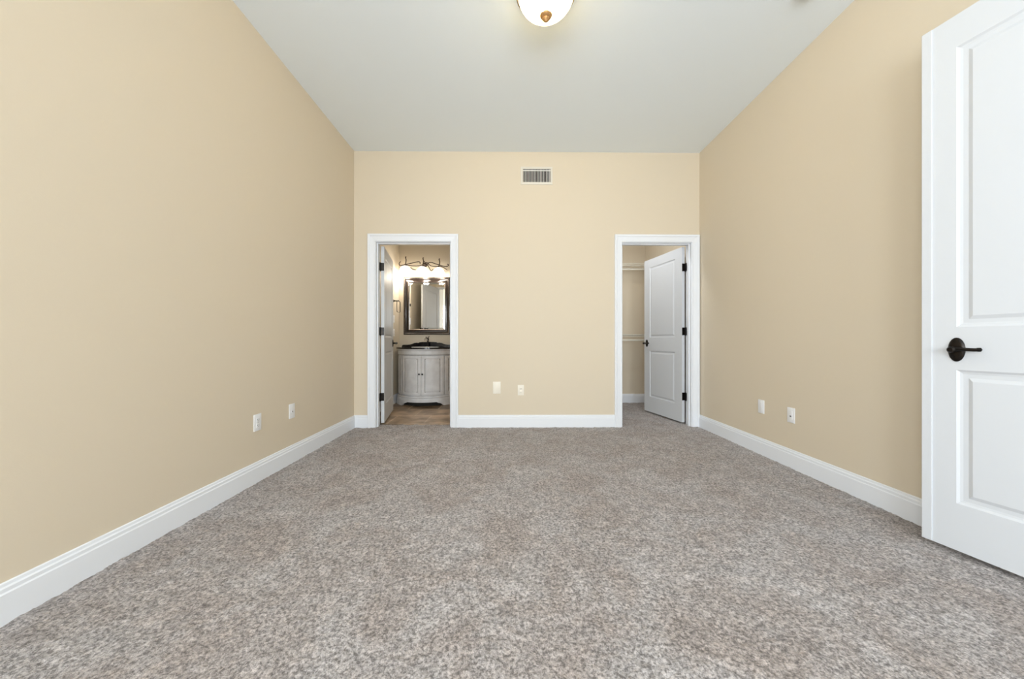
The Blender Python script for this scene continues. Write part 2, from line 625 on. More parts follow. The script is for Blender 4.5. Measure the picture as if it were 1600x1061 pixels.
def jamb(bm, x0, x1, zt, y0, y1, plane, stop_y0, stop_y1):
    def B(a0, a1, d0, d1, z0, z1):
        if plane == 'xz':
            box(bm, a0, a1, d0, d1, z0, z1)
        else:
            box(bm, d0, d1, a0, a1, z0, z1)
    B(x0 - J, x0, y0, y1, -0.008, zt)
    B(x1, x1 + J, y0, y1, -0.008, zt)
    B(x0 - J, x1 + J, y0, y1, zt, zt + J)
    B(x0, x0 + 0.011, stop_y0, stop_y1, -0.006, zt - 0.011)
    B(x1 - 0.011, x1, stop_y0, stop_y1, -0.006, zt - 0.011)
    B(x0, x1, stop_y0, stop_y1, zt - 0.011, zt)


for k, (o, lab) in enumerate([(OB, 'white moulded casing and jamb around the bathroom doorway'),
                              (OC, 'white moulded casing and jamb around the closet doorway')]):
    bm = bmesh.new()
    casing(bm, 'xz', o[0], o[1], ZH, BW, -1)
    t = struct(obj(f'trim_{k + 1}', bm, 'trim'), lab, 'door frame')
    bm = bmesh.new()
    jamb(bm, o[0], o[1], ZH, BW - 0.0005, BW + WT + 0.0005, 'xz', BW + 0.035, BW + 0.07)
    obj('jamb', bm, 'trim', t)
bm = bmesh.new()
casing(bm, 'yz', EY[0], EY[1], EH, XR, -1)
t = struct(obj('trim_3', bm, 'trim'), 'white moulded casing and jamb around the entrance doorway in the right wall', 'door frame')
bm = bmesh.new()
jamb(bm, EY[0], EY[1], EH, XR - 0.0005, XR + WT + 0.0005, 'yz', XR + 0.05, XR + 0.085)
obj('jamb', bm, 'trim', t)


# ---------------- door leaves. Local: hinge line at origin, leaf along +x, seen face at y = -thick
RINGS = [(0, 0), (0.006, 0.0065), (0.013, 0.009), (0.020, 0.009), (0.034, 0.003), (0.036, 0.0015)]


def leaf_mesh(w, z0, z1, pans, th, mx, rings):
    """pans: list of (zlow, zhigh) of the moulded panels, mx: (x0, x1) of the panels"""
    bm = bmesh.new()
    xs = [0, mx[0], mx[1], w]
    zs = [z0] + [v for p in pans for v in p] + [z1]
    for side in (0, 1):
        yb = 0 if side == 0 else -th
        sg = -1 if side == 0 else 1

        def V(x, d, z):
            return bm.verts.new((x, yb + sg * d, z))
        for i in range(3):
            for j in range(len(zs) - 1):
                a, b, c, d = xs[i], xs[i + 1], zs[j], zs[j + 1]
                if i == 1 and j % 2 == 1:
                    prev = None
                    for ins, dep in rings:
                        cur = [V(a + ins, dep, c + ins), V(b - ins, dep, c + ins), V(b - ins, dep, d - ins), V(a + ins, dep, d - ins)]
                        if prev:
                            for k in range(4):
                                bm.faces.new((prev[k], prev[(k + 1) % 4], cur[(k + 1) % 4], cur[k]))
                        prev = cur
                    bm.faces.new(prev)
                else:
                    bm.faces.new([V(a, 0, c), V(b, 0, c), V(b, 0, d), V(a, 0, d)])
    for x in (0, w):
        bm.faces.new([bm.verts.new(p) for p in [(x, 0, z0), (x, -th, z0), (x, -th, z1), (x, 0, z1)]])
    for z in (z0, z1):
        bm.faces.new([bm.verts.new(p) for p in [(0, 0, z), (w, 0, z), (w, -th, z), (0, -th, z)]])
    bmesh.ops.remove_doubles(bm, verts=bm.verts, dist=1e-5)
    return bm


def lever(parent, x, z, y, out, tipdir, rs=1.0, ln=0.105, so=0.046):
    """oval rose on the leaf face at y, lever standing out by `out` (sign), reaching tipdir along x"""
    s = 1 if out > 0 else -1
    bm = bmesh.new()
    lathe(bm, [(0.026 * rs, 0.0), (0.026 * rs, 0.004), (0.023 * rs, 0.007), (0.019 * rs, 0.009), (0.014, 0.010), (0, 0.0105)], 32, 'y', (0, 0, 0), sy=2.0)
    if s < 0:
        bmesh.ops.scale(bm, vec=(1, -1, 1), verts=bm.verts)
    bmesh.ops.translate(bm, vec=(x, y, z), verts=bm.verts)
    h = obj('door_handle', bm, 'bronze', parent, smooth=True)
    bm = bmesh.new()
    lathe(bm, [(0.012, 0), (0.010, so - 0.026), (0.013, so - 0.011), (0.014, so + 0.002), (0.009, so + 0.009), (0, so + 0.010)], 20, 'y', (0, 0, 0))
    if s < 0:
        bmesh.ops.scale(bm, vec=(1, -1, 1), verts=bm.verts)
    bmesh.ops.translate(bm, vec=(x, y + s * 0.006, z), verts=bm.verts)
    e = tipdir
    yy = y + s * so
    tube(bm, [(x, yy, z), (x + e * ln * 0.25, yy, z + 0.003), (x + e * ln * 0.6, yy, z + 0.001), (x + e * ln * 0.85, yy - s * 0.002, z), (x + e * ln, yy - s * 0.006, z + 0.001)], [0.0085, 0.0075], 10, smooth=2)
    lathe(bm, [(0, -0.009), (0.006, -0.008), (0.0095, 0), (0.006, 0.008), (0, 0.009)], 12, 'z', (x + e * ln * 0.97, yy - s * 0.006, z + 0.001))
    obj('lever', bm, 'bronze', h, smooth=True)
    return h


def hinge(parent, z, mirror, ang, th):
    """knuckle on the hinge line plus one plate let into the leaf edge and one on the jamb"""
    bm = bmesh.new()
    tube(bm, [(-0.004, 0.006, z - 0.047), (-0.004, 0.006, z + 0.047)], 0.0062, 12)
    lathe(bm, [(0, -0.006), (0.004, -0.004), (0.0055, 0)], 10, 'z', (-0.004, 0.006, z - 0.047))
    box(bm, -0.0025, 0.0002, -th + 0.002, 0.004, z - 0.045, z + 0.045)          # leaf edge plate
    # jamb plate, in the un-rotated direction of the wall opening
    vs = box(bm, -0.0062, -0.0035, -th, 0.004, z - 0.045, z + 0.045)
    R = Matrix.Rotation(-ang, 4, 'Z')
    T = Matrix.Translation((0, 0.0, 0))
    bmesh.ops.transform(bm, matrix=T @ R, verts=vs)
    if mirror:
        pass
    obj('hinge', bm, 'bronze', parent)


# The leaf is built for a hinge on the LEFT jamb opening away from the viewer (+y). Mirrored for the right jamb.
def door(name, w, z0, z1, pans, mx, th, hx, hy, ang, right, label, hinges, lev, rings=RINGS, screw=True):
    root = obj(name, leaf_mesh(w, z0, z1, pans, th, mx, rings), 'door')
    struct(root, label, 'door')
    for z in hinges:
        hinge(root, z, right, ang, th)
    lx, lz, rs, ln = lev
    lever(root, lx, lz, -th - 0.0002, -1, -1, rs, ln)
    lever(root, lx, lz, 0.0002, 1, -1, rs, ln)
    bm = newbox(w - 0.0005, w + 0.0015, -th * 0.5 - 0.012, -th * 0.5 + 0.012, lz - 0.028, lz + 0.028)
    box(bm, w + 0.001, w + 0.009, -th * 0.5 - 0.007, -th * 0.5 + 0.006, lz - 0.008, lz + 0.008, bev=0.002)
    obj('latch', bm, 'bronze', root)
    root.location = (hx, hy, 0)
    if right:      # mirror every mesh in x, turn the other way
        for o in [root] + list(root.children_recursive):
            me = o.data
            bm = bmesh.new()
            bm.from_mesh(me)
            bmesh.ops.scale(bm, vec=(-1, 1, 1), verts=bm.verts)
            bmesh.ops.reverse_faces(bm, faces=bm.faces)
            bm.to_mesh(me)
            bm.free()
        root.rotation_euler = (0, 0, -ang)
    else:
        root.rotation_euler = (0, 0, ang)
    return root


HZ = (0.317, 1.07, 1.81)
PZ = [(0.22, 0.83), (1.005, 1.935)]
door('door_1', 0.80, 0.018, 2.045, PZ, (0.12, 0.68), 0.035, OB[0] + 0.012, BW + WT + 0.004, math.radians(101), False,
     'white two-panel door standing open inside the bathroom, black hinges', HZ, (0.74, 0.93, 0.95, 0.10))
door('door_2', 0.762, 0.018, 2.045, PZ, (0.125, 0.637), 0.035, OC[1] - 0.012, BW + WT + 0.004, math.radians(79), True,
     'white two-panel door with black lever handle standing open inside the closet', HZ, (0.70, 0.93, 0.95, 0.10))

# entrance door: leaf swung right round towards the right wall
th = 0.037
RB = [(0, 0), (0.009, 0.0055), (0.018, 0.0075), (0.034, 0.0075), (0.045, 0.003), (0.049, 0.0015)]
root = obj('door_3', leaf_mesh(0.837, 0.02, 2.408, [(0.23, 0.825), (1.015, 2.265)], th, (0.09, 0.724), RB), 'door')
struct(root, 'large white two-panel entrance door at the right edge, swung open beside the right wall', 'door')
EA = math.radians(11.6)


def mk_local(x):
    return x


# local +x runs from the hinge to the free edge; seen face at y=+th side facing the room
lever(root, 0.722, 0.915, -th - 0.0002, -1, -1, 1.02, 0.079, 0.031)
lever(root, 0.722, 0.915, 0.0002, 1, -1, 1.02, 0.08, 0.036)
bm = newbox(0.8005, 0.8368, -th - 0.005, -th + 0.001, 0.0205, 2.4075, bev=0.003)
obj('edge_strip', bm, 'door', root)
bm = newbox(0.8365, 0.8382, -th * 0.5 - 0.012, -th * 0.5 + 0.012, 0.885, 0.945)
obj('latch', bm, 'bronze', root)
for z in (0.30, 0.95, 1.55, 2.18):
    bm = bmesh.new()
    tube(bm, [(-0.004, 0.006, z - 0.047), (-0.004, 0.006, z + 0.047)], 0.0062, 12)
    box(bm, -0.0025, 0.0002, -th + 0.002, 0.004, z - 0.045, z + 0.045)
    obj('hinge', bm, 'bronze', root)
for o in [root] + list(root.children_recursive):
    bm = bmesh.new()
    bm.from_mesh(o.data)
    bmesh.ops.scale(bm, vec=(1, -1, 1), verts=bm.verts)
    bmesh.ops.reverse_faces(bm, faces=bm.faces)
    bm.to_mesh(o.data)
    bm.free()
# free edge, room-side corner, must land at (1.98, 1.622); leaf direction (-sin, cos)
dvec = Vector((-math.sin(EA), math.cos(EA), 0))
nvec = Vector((-math.cos(EA), -math.sin(EA), 0))
F = Vector((1.976, 1.659, 0))
H = F - dvec * 0.837 - nvec * th
root.location = H
root.rotation_euler = (0, 0, PI / 2 + EA)

# ================================================================ THINGS ON THE WALLS
# return air vent on the back wall
vx0, vz1, _ = 0, 0, 0
a = px(813.5, 260.5, BW)
b = px(863.5, 288.5, BW)
cx, cz = (a[0] + b[0]) / 2, (a[2] + b[2]) / 2
vw, vh = b[0] - a[0], a[2] - b[2]
v = thing('air_vent', 'beige metal air vent with dark vertical slots high on the far wall', 'vent', (cx, BW, cz))
bm = bmesh.new()
gx, gz = 0.150, 0.066
gz0 = -0.074
VP = [(0, 0), (0.003, 0.005), (0.02, 0.009), (0.026, 0.009), (0.026, 0.0)]
hw, hh = vw / 2, vh / 2
sweep(bm, [(0, 0), (0.002, 0.006), (0.022, 0.009), (0.0265, 0.008), (0.0265, 0.0)],
      [lambda w, t: (-hw + w, -t, -hh + w), lambda w, t: (hw - w, -t, -hh + w), lambda w, t: (hw - w, -t, hh - w), lambda w, t: (-hw + w, -t, hh - w)], closed=True)
obj('vent_frame', bm, 'vent', v)
ix, iz = hw - 0.0265, hh - 0.0265
obj('duct_opening', newbox(-ix, ix, -0.0012, -0.0004, -iz, iz), 'dark', v)
bm = bmesh.new()
n = 18
for k in range(n):
    x = -ix + 0.010 + (2 * ix - 0.020) * k / (n - 1)
    box(bm, x - 0.0021, x + 0.0021, -0.008, -0.0015, -iz, iz - 0.022)
box(bm, -ix, ix, -0.0085, -0.0015, iz - 0.022, iz - 0.014)
for k in range(n):
    x = -ix + 0.010 + (2 * ix - 0.020) * k / (n - 1)
    box(bm, x - 0.0021, x + 0.0021, -0.008, -0.0015, iz - 0.014, iz)
obj('louver', bm, 'fin', v)


# outlets. local: plate in the xz plane, facing -y
def plate(name, label, cat, loc, rz, kind, m='plate', w=0.070, h=0.114, group=None):
    t = thing(name, label, cat, loc, rz, group)
    bm = newbox(-w / 2, w / 2, -0.0055, -0.0002, -h / 2, h / 2, bev=0.0022)
    obj('cover_plate', bm, m, t, smooth=True)
    if kind == 'duplex':
        for s in (-1, 1):
            bm = bmesh.new()
            box(bm, -0.0165, 0.0165, -0.0078, -0.0050, s * 0.0195 - 0.0142, s * 0.0195 + 0.0142, bev=0.0012)
            r = obj('receptacle', bm, m, t, smooth=True)
            bm = bmesh.new()
            box(bm, -0.0085, -0.0060, -0.0082, -0.0076, s * 0.0195 - 0.004, s * 0.0195 + 0.005)
            box(bm, 0.0060, 0.0085, -0.0082, -0.0076, s * 0.0195 - 0.004, s * 0.0195 + 0.005)
            box(bm, -0.002, 0.002, -0.0082, -0.0076, s * 0.0195 - 0.0105, s * 0.0195 - 0.0065)
            obj('slot', bm, 'slot', r)
        bm = bmesh.new()
        lathe(bm, [(0.003, -0.0052), (0.003, -0.0066), (0, -0.007)], 12, 'y')
        obj('screw', bm, 'steel', t)
    elif kind == 'decora':
        bm = newbox(-0.0165, 0.0165, -0.0075, -0.0050, -0.033, 0.033, bev=0.001)
        r = obj('insert', bm, m, t, smooth=True)
        bm = newbox(-0.007, 0.007, -0.0085, -0.0074, -0.0125, -0.0035)
        obj('jack', bm, 'slot', r)
    elif kind == 'jack':
        bm = newbox(-0.009, 0.009, -0.0085, -0.0050, -0.011, 0.006, bev=0.001)
        r = obj('insert', bm, m, t)
        obj('jack', newbox(-0.0055, 0.0055, -0.0092, -0.0084, -0.0075, 0.0015), 'slot' if m == 'plate' else 'fin', r)
    elif kind == 'switch':
        bm = newbox(-0.0165, 0.0165, -0.0075, -0.0050, -0.033, 0.033, bev=0.001)
        r = obj('rocker', bm, m, t, smooth=True)
    for s in (-1, 1):
        if kind != 'duplex':
            bm = bmesh.new()
            lathe(bm, [(0.0028, -0.0052), (0.0028, -0.0064), (0, -0.0067)], 10, 'y', (0, 0, s * 0.042 * h / 0.114))
            obj('screw', bm, m, t)
    return t


def on_left(pxx, pyy):
    Y = XL * 550 / (pxx - 794)
    return (XL, Y, CAMZ - (pyy - 534) * Y / 550)


def on_right(pxx, pyy):
    Y = XR * 550 / (pxx - 794)
    return (XR, Y, CAMZ - (pyy - 534) * Y / 550)


plate('wall_outlet', 'white duplex outlet on the left wall, nearer the camera of the two there', 'outlet', on_left(404.7, 659), PI / 2, 'duplex')
plate('wall_jack', 'off-white wall plate on the left wall, nearer the far corner', 'wall plate', on_left(457.8, 641.5), PI / 2, 'jack')
plate('wall_plate', 'blank cream wall plate on the far wall, larger of the two between the doorways', 'wall plate', px(776.3, 605.7, BW), 0, 'blank', 'cream', 0.086, 0.132)
plate('wall_outlet', 'small cream outlet on the far wall, right of the larger blank plate', 'outlet', px(813.8, 609.6, BW), 0, 'duplex', 'cream')
plate('wall_plate', 'plain white wall plate on the right wall, nearer the far corner', 'wall plate', on_right(1193, 636), -PI / 2, 'switch')
plate('wall_jack', 'white wall plate with one dark jack on the right wall, nearer the camera', 'wall plate', on_right(1240.5, 649.7), -PI / 2, 'decora')

# smoke detector on the ceiling
sd = thing('smoke_detector', 'round white smoke detector on the ceiling near the right wall', 'smoke detector', (1.80, 2.082, ZC))
bm = bmesh.new()
lathe(bm, [(0.066, -0.0003), (0.066, -0.010), (0, -0.010)], 40)
obj('mounting_base', bm, 'fin', sd, smooth=True)
bm = bmesh.new()
lathe(bm, [(0.060, -0.0102), (0.060, -0.022), (0.052, -0.027), (0.030, -0.030), (0, -0.031)], 40)
obj('cover', bm, 'trim', sd, smooth=True)

# ---------------- flush ceiling light
LX, LY = 0.226, 2.10
cl = thing('ceiling_light', 'lit alabaster glass bowl ceiling light with brass finial', 'ceiling light', (LX, LY, ZC))
bm = bmesh.new()
lathe(bm, [(0, -0.0005), (0.164, -0.0005), (0.165, -0.030), (0.161, -0.040), (0.157, -0.040), (0.152, -0.022), (0.02, -0.024), (0.02, -0.03), (0, -0.03)], 48)
obj('ceiling_plate', bm, 'bronze', cl, smooth=True)
bm = bmesh.new()
R0, DP = 0.166, 0.124
prof = []
for k in range(15):
    t = k / 14
    a = t * PI / 2
    prof.append((R0 * math.sin(a) ** 1.12 if k else 0, -0.045 - DP * math.cos(a)))
outer = prof
inner = [(max(r - 0.005, 0), h + 0.005) for r, h in reversed(prof)]
lathe(bm, outer + [(R0 + 0.006, -0.040), (R0 + 0.004, -0.036)] + inner, 64)
obj('glass_bowl', bm, 'alabaster', cl, smooth=True)
bm = bmesh.new()
tube(bm, [((R0 + 0.008) * math.cos(2 * PI * k / 48), (R0 + 0.008) * math.sin(2 * PI * k / 48), -0.043) for k in range(48)], 0.006, 8, closed=True)
for k in range(3):
    a = 2 * PI * k / 3 + PI / 2
    c, s = math.cos(a), math.sin(a)
    tube(bm, [((R0 + 0.010) * c, (R0 + 0.010) * s, -0.043), ((R0 - 0.004) * c, (R0 - 0.004) * s, -0.020)], 0.004, 8)
obj('rim', bm, 'iron', cl, smooth=True)
bm = bmesh.new()
zb = -0.045 - DP
lathe(bm, [(0, zb + 0.003), (0.034, zb + 0.001), (0.036, zb - 0.004), (0.032, zb - 0.011), (0.024, zb - 0.016), (0.019, zb - 0.019), (0.021, zb - 0.025), (0.018, zb - 0.031), (0.009, zb - 0.036), (0.007, zb - 0.040), (0, zb - 0.043)], 32)
obj('finial', bm, 'gold', cl, smooth=True)
for dx in (-0.06, 0.06):
    p = point('bulb', (0, 0, 0), 36, (0.99, 0.95, 0.96), 0.02)
    p.parent = cl
    p.location = (dx, 0, -0.060)

# ================================================================ CLOSET
def wire_shelf(z, label):
    x0, x1 = CXL + 0.01, XR - 0.006
    ya, yb = CYB - 0.305, CYB - 0.006
    t = thing('wire_shelf', label, 'shelf', ((x0 + x1) / 2, CYB, z), group=None)
    o = -(x0 + x1) / 2
    hx = (x1 - x0) / 2
    ya -= CYB
    yb -= CYB
    bm = bmesh.new()
    n = int((x1 - x0) / 0.0255)
    for k in range(n + 1):
        x = -hx + 0.006 + (2 * hx - 0.012) * k / n
        tube(bm, [(x, yb, 0.0), (x, ya, 0.0), (x, ya - 0.001, -0.022)], 0.0017, 5)
    obj('wire_deck', bm, 'wire', t)
    bm = bmesh.new()
    for y, z_, r in ((yb, -0.003, 0.003), ((ya + yb) / 2, -0.004, 0.003), (ya, 0.003, 0.0045), (ya - 0.001, -0.022, 0.0042)):
        tube(bm, [(-hx, y, z_), (hx, y, z_)], r, 8)
    obj('rail', bm, 'wire', t)
    bm = bmesh.new()
    tube(bm, [(-hx, ya + 0.012, -0.080), (hx, ya + 0.012, -0.080)], 0.0115, 14)
    obj('hanging_rod', bm, 'wire', t, smooth=True)
    for x in (-hx + 0.35, hx - 0.60):
        bm = bmesh.new()
        tube(bm, [(x, ya + 0.01, -0.012), (x, yb - 0.001, -0.29)], 0.005, 8)
        tube(bm, [(x, ya + 0.012, -0.012), (x, ya + 0.012, -0.08)], 0.004, 8)
        obj('brace', bm, 'wire', t)
    return t


wire_shelf(2.105, 'white wire shelf with hanging rod, upper of the two on the closet back wall')
wire_shelf(1.052, 'white wire shelf with hanging rod, lower of the two on the closet back wall')
cb = thing('closet_light', 'small round frosted light on the closet ceiling', 'ceiling light', (1.12, 4.27, BZC))
bm = bmesh.new()
lathe(bm, [(0.10, -0.0005), (0.10, -0.015), (0, -0.015)], 32)
obj('ceiling_plate', bm, 'plate', cb)
bm = bmesh.new()
lathe(bm, [(0.09, -0.0155), (0.085, -0.05), (0.05, -0.075), (0, -0.082)], 32)
obj('glass_bowl', bm, 'diffuser', cb, smooth=True)
p = point('bulb', (0, 0, 0), 13, (0.93, 0.96, 1.0), 0.06)  # unseen lamp added to brighten the closet door and wall
p.parent = cb
p.location = (0, 0, -0.16)

# ================================================================ BATHROOM
VCX, VF, VB = -1.275, 5.17, BYB - 0.004
HWV, BOW = 0.42, 0.29


def fr(u, off=0.0):
    """front curve of the vanity, u in -1..1, offset outward"""
    x = HWV * u
    y = BOW * abs(u) ** 2.4
    dy = BOW * 2.4 * abs(u) ** 1.4 * (1 if u > 0 else -1) / HWV
    nrm = Vector((dy, -1, 0)).normalized()
    return Vector((x, y, 0)) + nrm * off


van = thing('bathroom_vanity', 'antiqued grey bow-front vanity cabinet against the bathroom back wall', 'vanity', (VCX, VF, 0))
VD = VB - VF


def band(bm, z0, z1, o0, o1, u0=-1, u1=1, n=40, side=True, cap=True, mi=0):
    """curved slab of the front with offsets o0 (bottom) o1 (top); sides run back to the wall"""
    lo, hi = [], []
    for k in range(n + 1):
        u = u0 + (u1 - u0) * k / n
        a, b = fr(u, o0), fr(u, o1)
        lo.append((a.x, a.y, z0))
        hi.append((b.x, b.y, z1))
    if side:
        lo = [(-HWV - o0, VD, z0), (-HWV - o0, max(lo[0][1], BOW), z0)] + lo[1:-1] + [(HWV + o0, max(lo[-1][1], BOW), z0), (HWV + o0, VD, z0)]
        hi = [(-HWV - o1, VD, z1), (-HWV - o1, max(hi[0][1], BOW), z1)] + hi[1:-1] + [(HWV + o1, max(hi[-1][1], BOW), z1), (HWV + o1, VD, z1)]
    L = [bm.verts.new(p) for p in lo]
    H = [bm.verts.new(p) for p in hi]
    for k in range(len(L) - 1):
        bm.faces.new((L[k], L[k + 1], H[k + 1], H[k])).material_index = mi
    if cap:
        bm.faces.new(L).material_index = mi
        bm.faces.new(H).material_index = mi
        bm.faces.new((L[-1], L[0], H[0], H[-1])).material_index = mi


bm = bmesh.new()
band(bm, 0.145, 0.752, 0, 0)
obj('cabinet_body', bm, 'vanity', van)
bm = bmesh.new()
band(bm, 0.7505, 0.757, 0.0165, 0.0155, mi=1)
band(bm, 0.7575, 0.765, 0.014, 0.016)
band(bm, 0.7655, 0.815, 0.010, 0.010)
band(bm, 0.8155, 0.819, 0.006, 0.006, mi=1)
band(bm, 0.8195, 0.8415, 0.012, 0.020)
obj('frieze', bm, ['vanity', 'glaze'], van)
bm = bmesh.new()
band(bm, 0.126, 0.1445, 0.022, 0.016)
band(bm, 0.1218, 0.1258, 0.019, 0.020, mi=1)
band(bm, 0.088, 0.1215, 0.024, 0.016)
obj('base_moulding', bm, ['vanity', 'glaze'], van)
# apron with cut-out and bracket feet, following the front curve
bm = bmesh.new()


def apron_z(u):
    a = abs(u)
    if a > 0.70:
        return 0.0
    if a > 0.50:
        t = (a - 0.50) / 0.20
        return 0.060 * (1 - t ** 1.6) - 0.010 * math.sin(t * PI * 2) * (1 - t)
    return 0.060


N = 80
rows = []
for k in range(N + 1):
    u = -1 + 2 * k / N
    zb_ = apron_z(u)
    fo, fi = fr(u, 0.026 - 0.004 * (zb_ > 0.05)), fr(u, 0.004)
    rows.append([bm.verts.new((fo.x, fo.y, zb_)), bm.verts.new((fo.x, fo.y, 0.0875)), bm.verts.new((fi.x, fi.y, 0.0875)), bm.verts.new((fi.x, fi.y, zb_))])
for a, b in zip(rows, rows[1:]):
    for q in range(4):
        bm.faces.new((a[q], a[(q + 1) % 4], b[(q + 1) % 4], b[q]))
bm.faces.new(rows[0])
bm.faces.new(rows[-1])
for s in (-1, 1):
    box(bm, s * (HWV + 0.012) - 0.012, s * (HWV + 0.012) + 0.012, BOW + 0.02, VD, 0.0, 0.0875)
obj('bracket_foot', bm, 'vanity', van)
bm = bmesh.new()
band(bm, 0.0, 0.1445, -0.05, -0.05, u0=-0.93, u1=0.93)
obj('toe_board', bm, 'dark', van)  # dark board added for the shadow under the vanity arch


def curved_door(u0, u1, z0, z1, off, name, zs_in=0.045):
    """door slab following the front with a sunk groove round a raised field"""
    nu, nz = 44, 60
    bm = bmesh.new()
    iu = 0.050 / HWV
    G = []
    for i in range(nu + 1):
        row = []
        for j in range(nz + 1):
            u = u0 + (u1 - u0) * i / nu
            z = z0 + (z1 - z0) * j / nz
            du = min(u - u0, u1 - u) * HWV
            dz = min(z - z0, z1 - z)
            d = min(du * 1.0, dz)
            o = off
            if d <= 0.003:
                o -= 0.004
            g = (d - 0.050)
            if abs(g) < 0.012:
                o -= 0.006 * math.cos(g / 0.012 * PI / 2)
            p = fr(u, o)
            row.append((bm.verts.new((p.x, p.y, z)), abs(g) < 0.0065))
        G.append(row)
    for i in range(nu):
        for j in range(nz):
            q = [G[i][j], G[i + 1][j], G[i + 1][j + 1], G[i][j + 1]]
            f = bm.faces.new([v[0] for v in q])
            f.material_index = 1 if sum(v[1] for v in q) >= 3 else 0
    # closing sides back to the body
    def edge(seq):
        b_ = []
        for v, _ in seq:
            pass
    for seq in ([G[i][0] for i in range(nu + 1)], [G[i][nz] for i in range(nu + 1)], G[0], G[nu]):
        prev = None
        for v, _ in seq:
            co = v.co
            u = max(-1, min(1, co.x / HWV))
            w = bm.verts.new((co.x, co.y + 0.010, co.z))
            if prev:
                bm.faces.new((prev[0], v, w, prev[1])).material_index = 1
            prev = (v, w)
    return obj(name, bm, ['vanity', 'glaze'], van, smooth=True)


for s in (-1, 1):
    u = (0.006, 0.735)
    uu = u if s > 0 else (-u[1], -u[0])
    dr = curved_door(uu[0], uu[1], 0.155, 0.745, 0.013, 'cabinet_door')
    bm = bmesh.new()
    kp = fr(s * 0.055, 0.013)
    lathe(bm, [(0.006, 0), (0.005, -0.010), (0.011, -0.016), (0.012, -0.021), (0.007, -0.026), (0, -0.027)], 16, 'y', (kp.x, kp.y, 0.475))
    obj('knob', bm, 'bronze', dr, smooth=True)
    uu = (0.755, 0.985) if s > 0 else (-0.985, -0.755)
    curved_door(uu[0], uu[1], 0.155, 0.745, 0.010, 'side_panel')

# counter
ct = thing('vanity_counter', 'black granite counter with scalloped backsplash on the grey vanity', 'counter', (VCX, VF, 0.842))
bm = bmesh.new()
n = 48
pts = [(-HWV - 0.03, VD), (-HWV - 0.03, BOW - 0.01)] + [(fr(-0.97 + 1.94 * k / n, 0.032).x, fr(-0.97 + 1.94 * k / n, 0.032).y) for k in range(n + 1)] + [(HWV + 0.03, BOW - 0.01), (HWV + 0.03, VD)]
CT = 0.022
lo = [bm.verts.new((x, y, 0.0002)) for x, y in pts]
hi = [bm.verts.new((x, y, CT)) for x, y in pts]
bm.faces.new(lo)
ft = bm.faces.new(hi)
for k in range(len(lo)):
    k2 = (k + 1) % len(lo)
    bm.faces.new((lo[k], lo[k2], hi[k2], hi[k]))
obj('countertop', bm, 'granite', ct)
bm = bmesh.new()
half = [(0.0, 0.106), (0.09, 0.104), (0.135, 0.100), (0.150, 0.092), (0.158, 0.088), (0.175, 0.094), (0.215, 0.090), (0.250, 0.074), (0.285, 0.064), (0.33, 0.060), (0.395, 0.060), (0.412, 0.052), (0.42, 0.03)]
top = [(-x, z) for x, z in reversed(half)] + half[1:]
fa = [bm.verts.new((x, VD - 0.020, z)) for x, z in top]
ba = [bm.verts.new((x, VD - 0.001, z)) for x, z in top]
f0 = [bm.verts.new((x, VD - 0.020, CT + 0.0003)) for x, z in top]
b0 = [bm.verts.new((x, VD - 0.001, CT + 0.0003)) for x, z in top]
for k in range(len(top) - 1):
    bm.faces.new((fa[k], fa[k + 1], f0[k + 1], f0[k]))
    bm.faces.new((ba[k], ba[k + 1], b0[k + 1], b0[k]))
    bm.faces.new((fa[k], fa[k + 1], ba[k + 1], ba[k]))
    bm.faces.new((f0[k], f0[k + 1], b0[k + 1], b0[k]))
bm.faces.new((fa[0], f0[0], b0[0], ba[0]))
bm.faces.new((fa[-1], f0[-1], b0[-1], ba[-1]))
bmesh.ops.translate(bm, vec=(-0.015, 0, 0), verts=bm.verts)
obj('backsplash', bm, 'granite', ct)
# basin: drop-in oval with a raised rim
sk = thing('sink_basin', 'white oval sink basin set in the black granite counter', 'sink', (VCX, VF + 0.245, 0.842 + CT))
bm = bmesh.new()
lathe(bm, [(0, 0.0006), (0.06, 0.0012), (0.13, 0.003), (0.165, 0.0050), (0.185, 0.008), (0.197, 0.0085), (0.205, 0.006), (0.207, 0.0004)], 56, sx=1.0, sy=0.72)
obj('basin', bm, 'porcelain', sk, smooth=True)
bm = bmesh.new()
lathe(bm, [(0.02, 0.0018), (0.02, 0.004), (0, 0.0045)], 20)
obj('drain', bm, 'steel', sk, smooth=True)

# faucet
fc = thing('sink_faucet', 'dark single-post faucet behind the basin on the black counter', 'faucet', (VCX - 0.002, VF + 0.44, 0.842 + CT))
bm = bmesh.new()
lathe(bm, [(0.026, 0.0003), (0.026, 0.006), (0.017, 0.012), (0.014, 0.02), (0.013, 0.11), (0.017, 0.118), (0.017, 0.135), (0.010, 0.145), (0, 0.147)], 24)
obj('body', bm, 'bronze', fc, smooth=True)
bm = bmesh.new()
tube(bm, [(0, -0.012, 0.105), (-0.008, -0.05, 0.150), (-0.014, -0.085, 0.160), (-0.018, -0.115, 0.145), (-0.019, -0.125, 0.110)], [0.0105, 0.009], 12, smooth=2)
obj('spout', bm, 'steel', fc, smooth=True)
bm = bmesh.new()
tube(bm, [(0, 0.0, 0.146), (0.012, 0.004, 0.160), (0.022, 0.004, 0.178)], [0.006, 0.004], 8)
obj('handle', bm, 'bronze', fc, smooth=True)

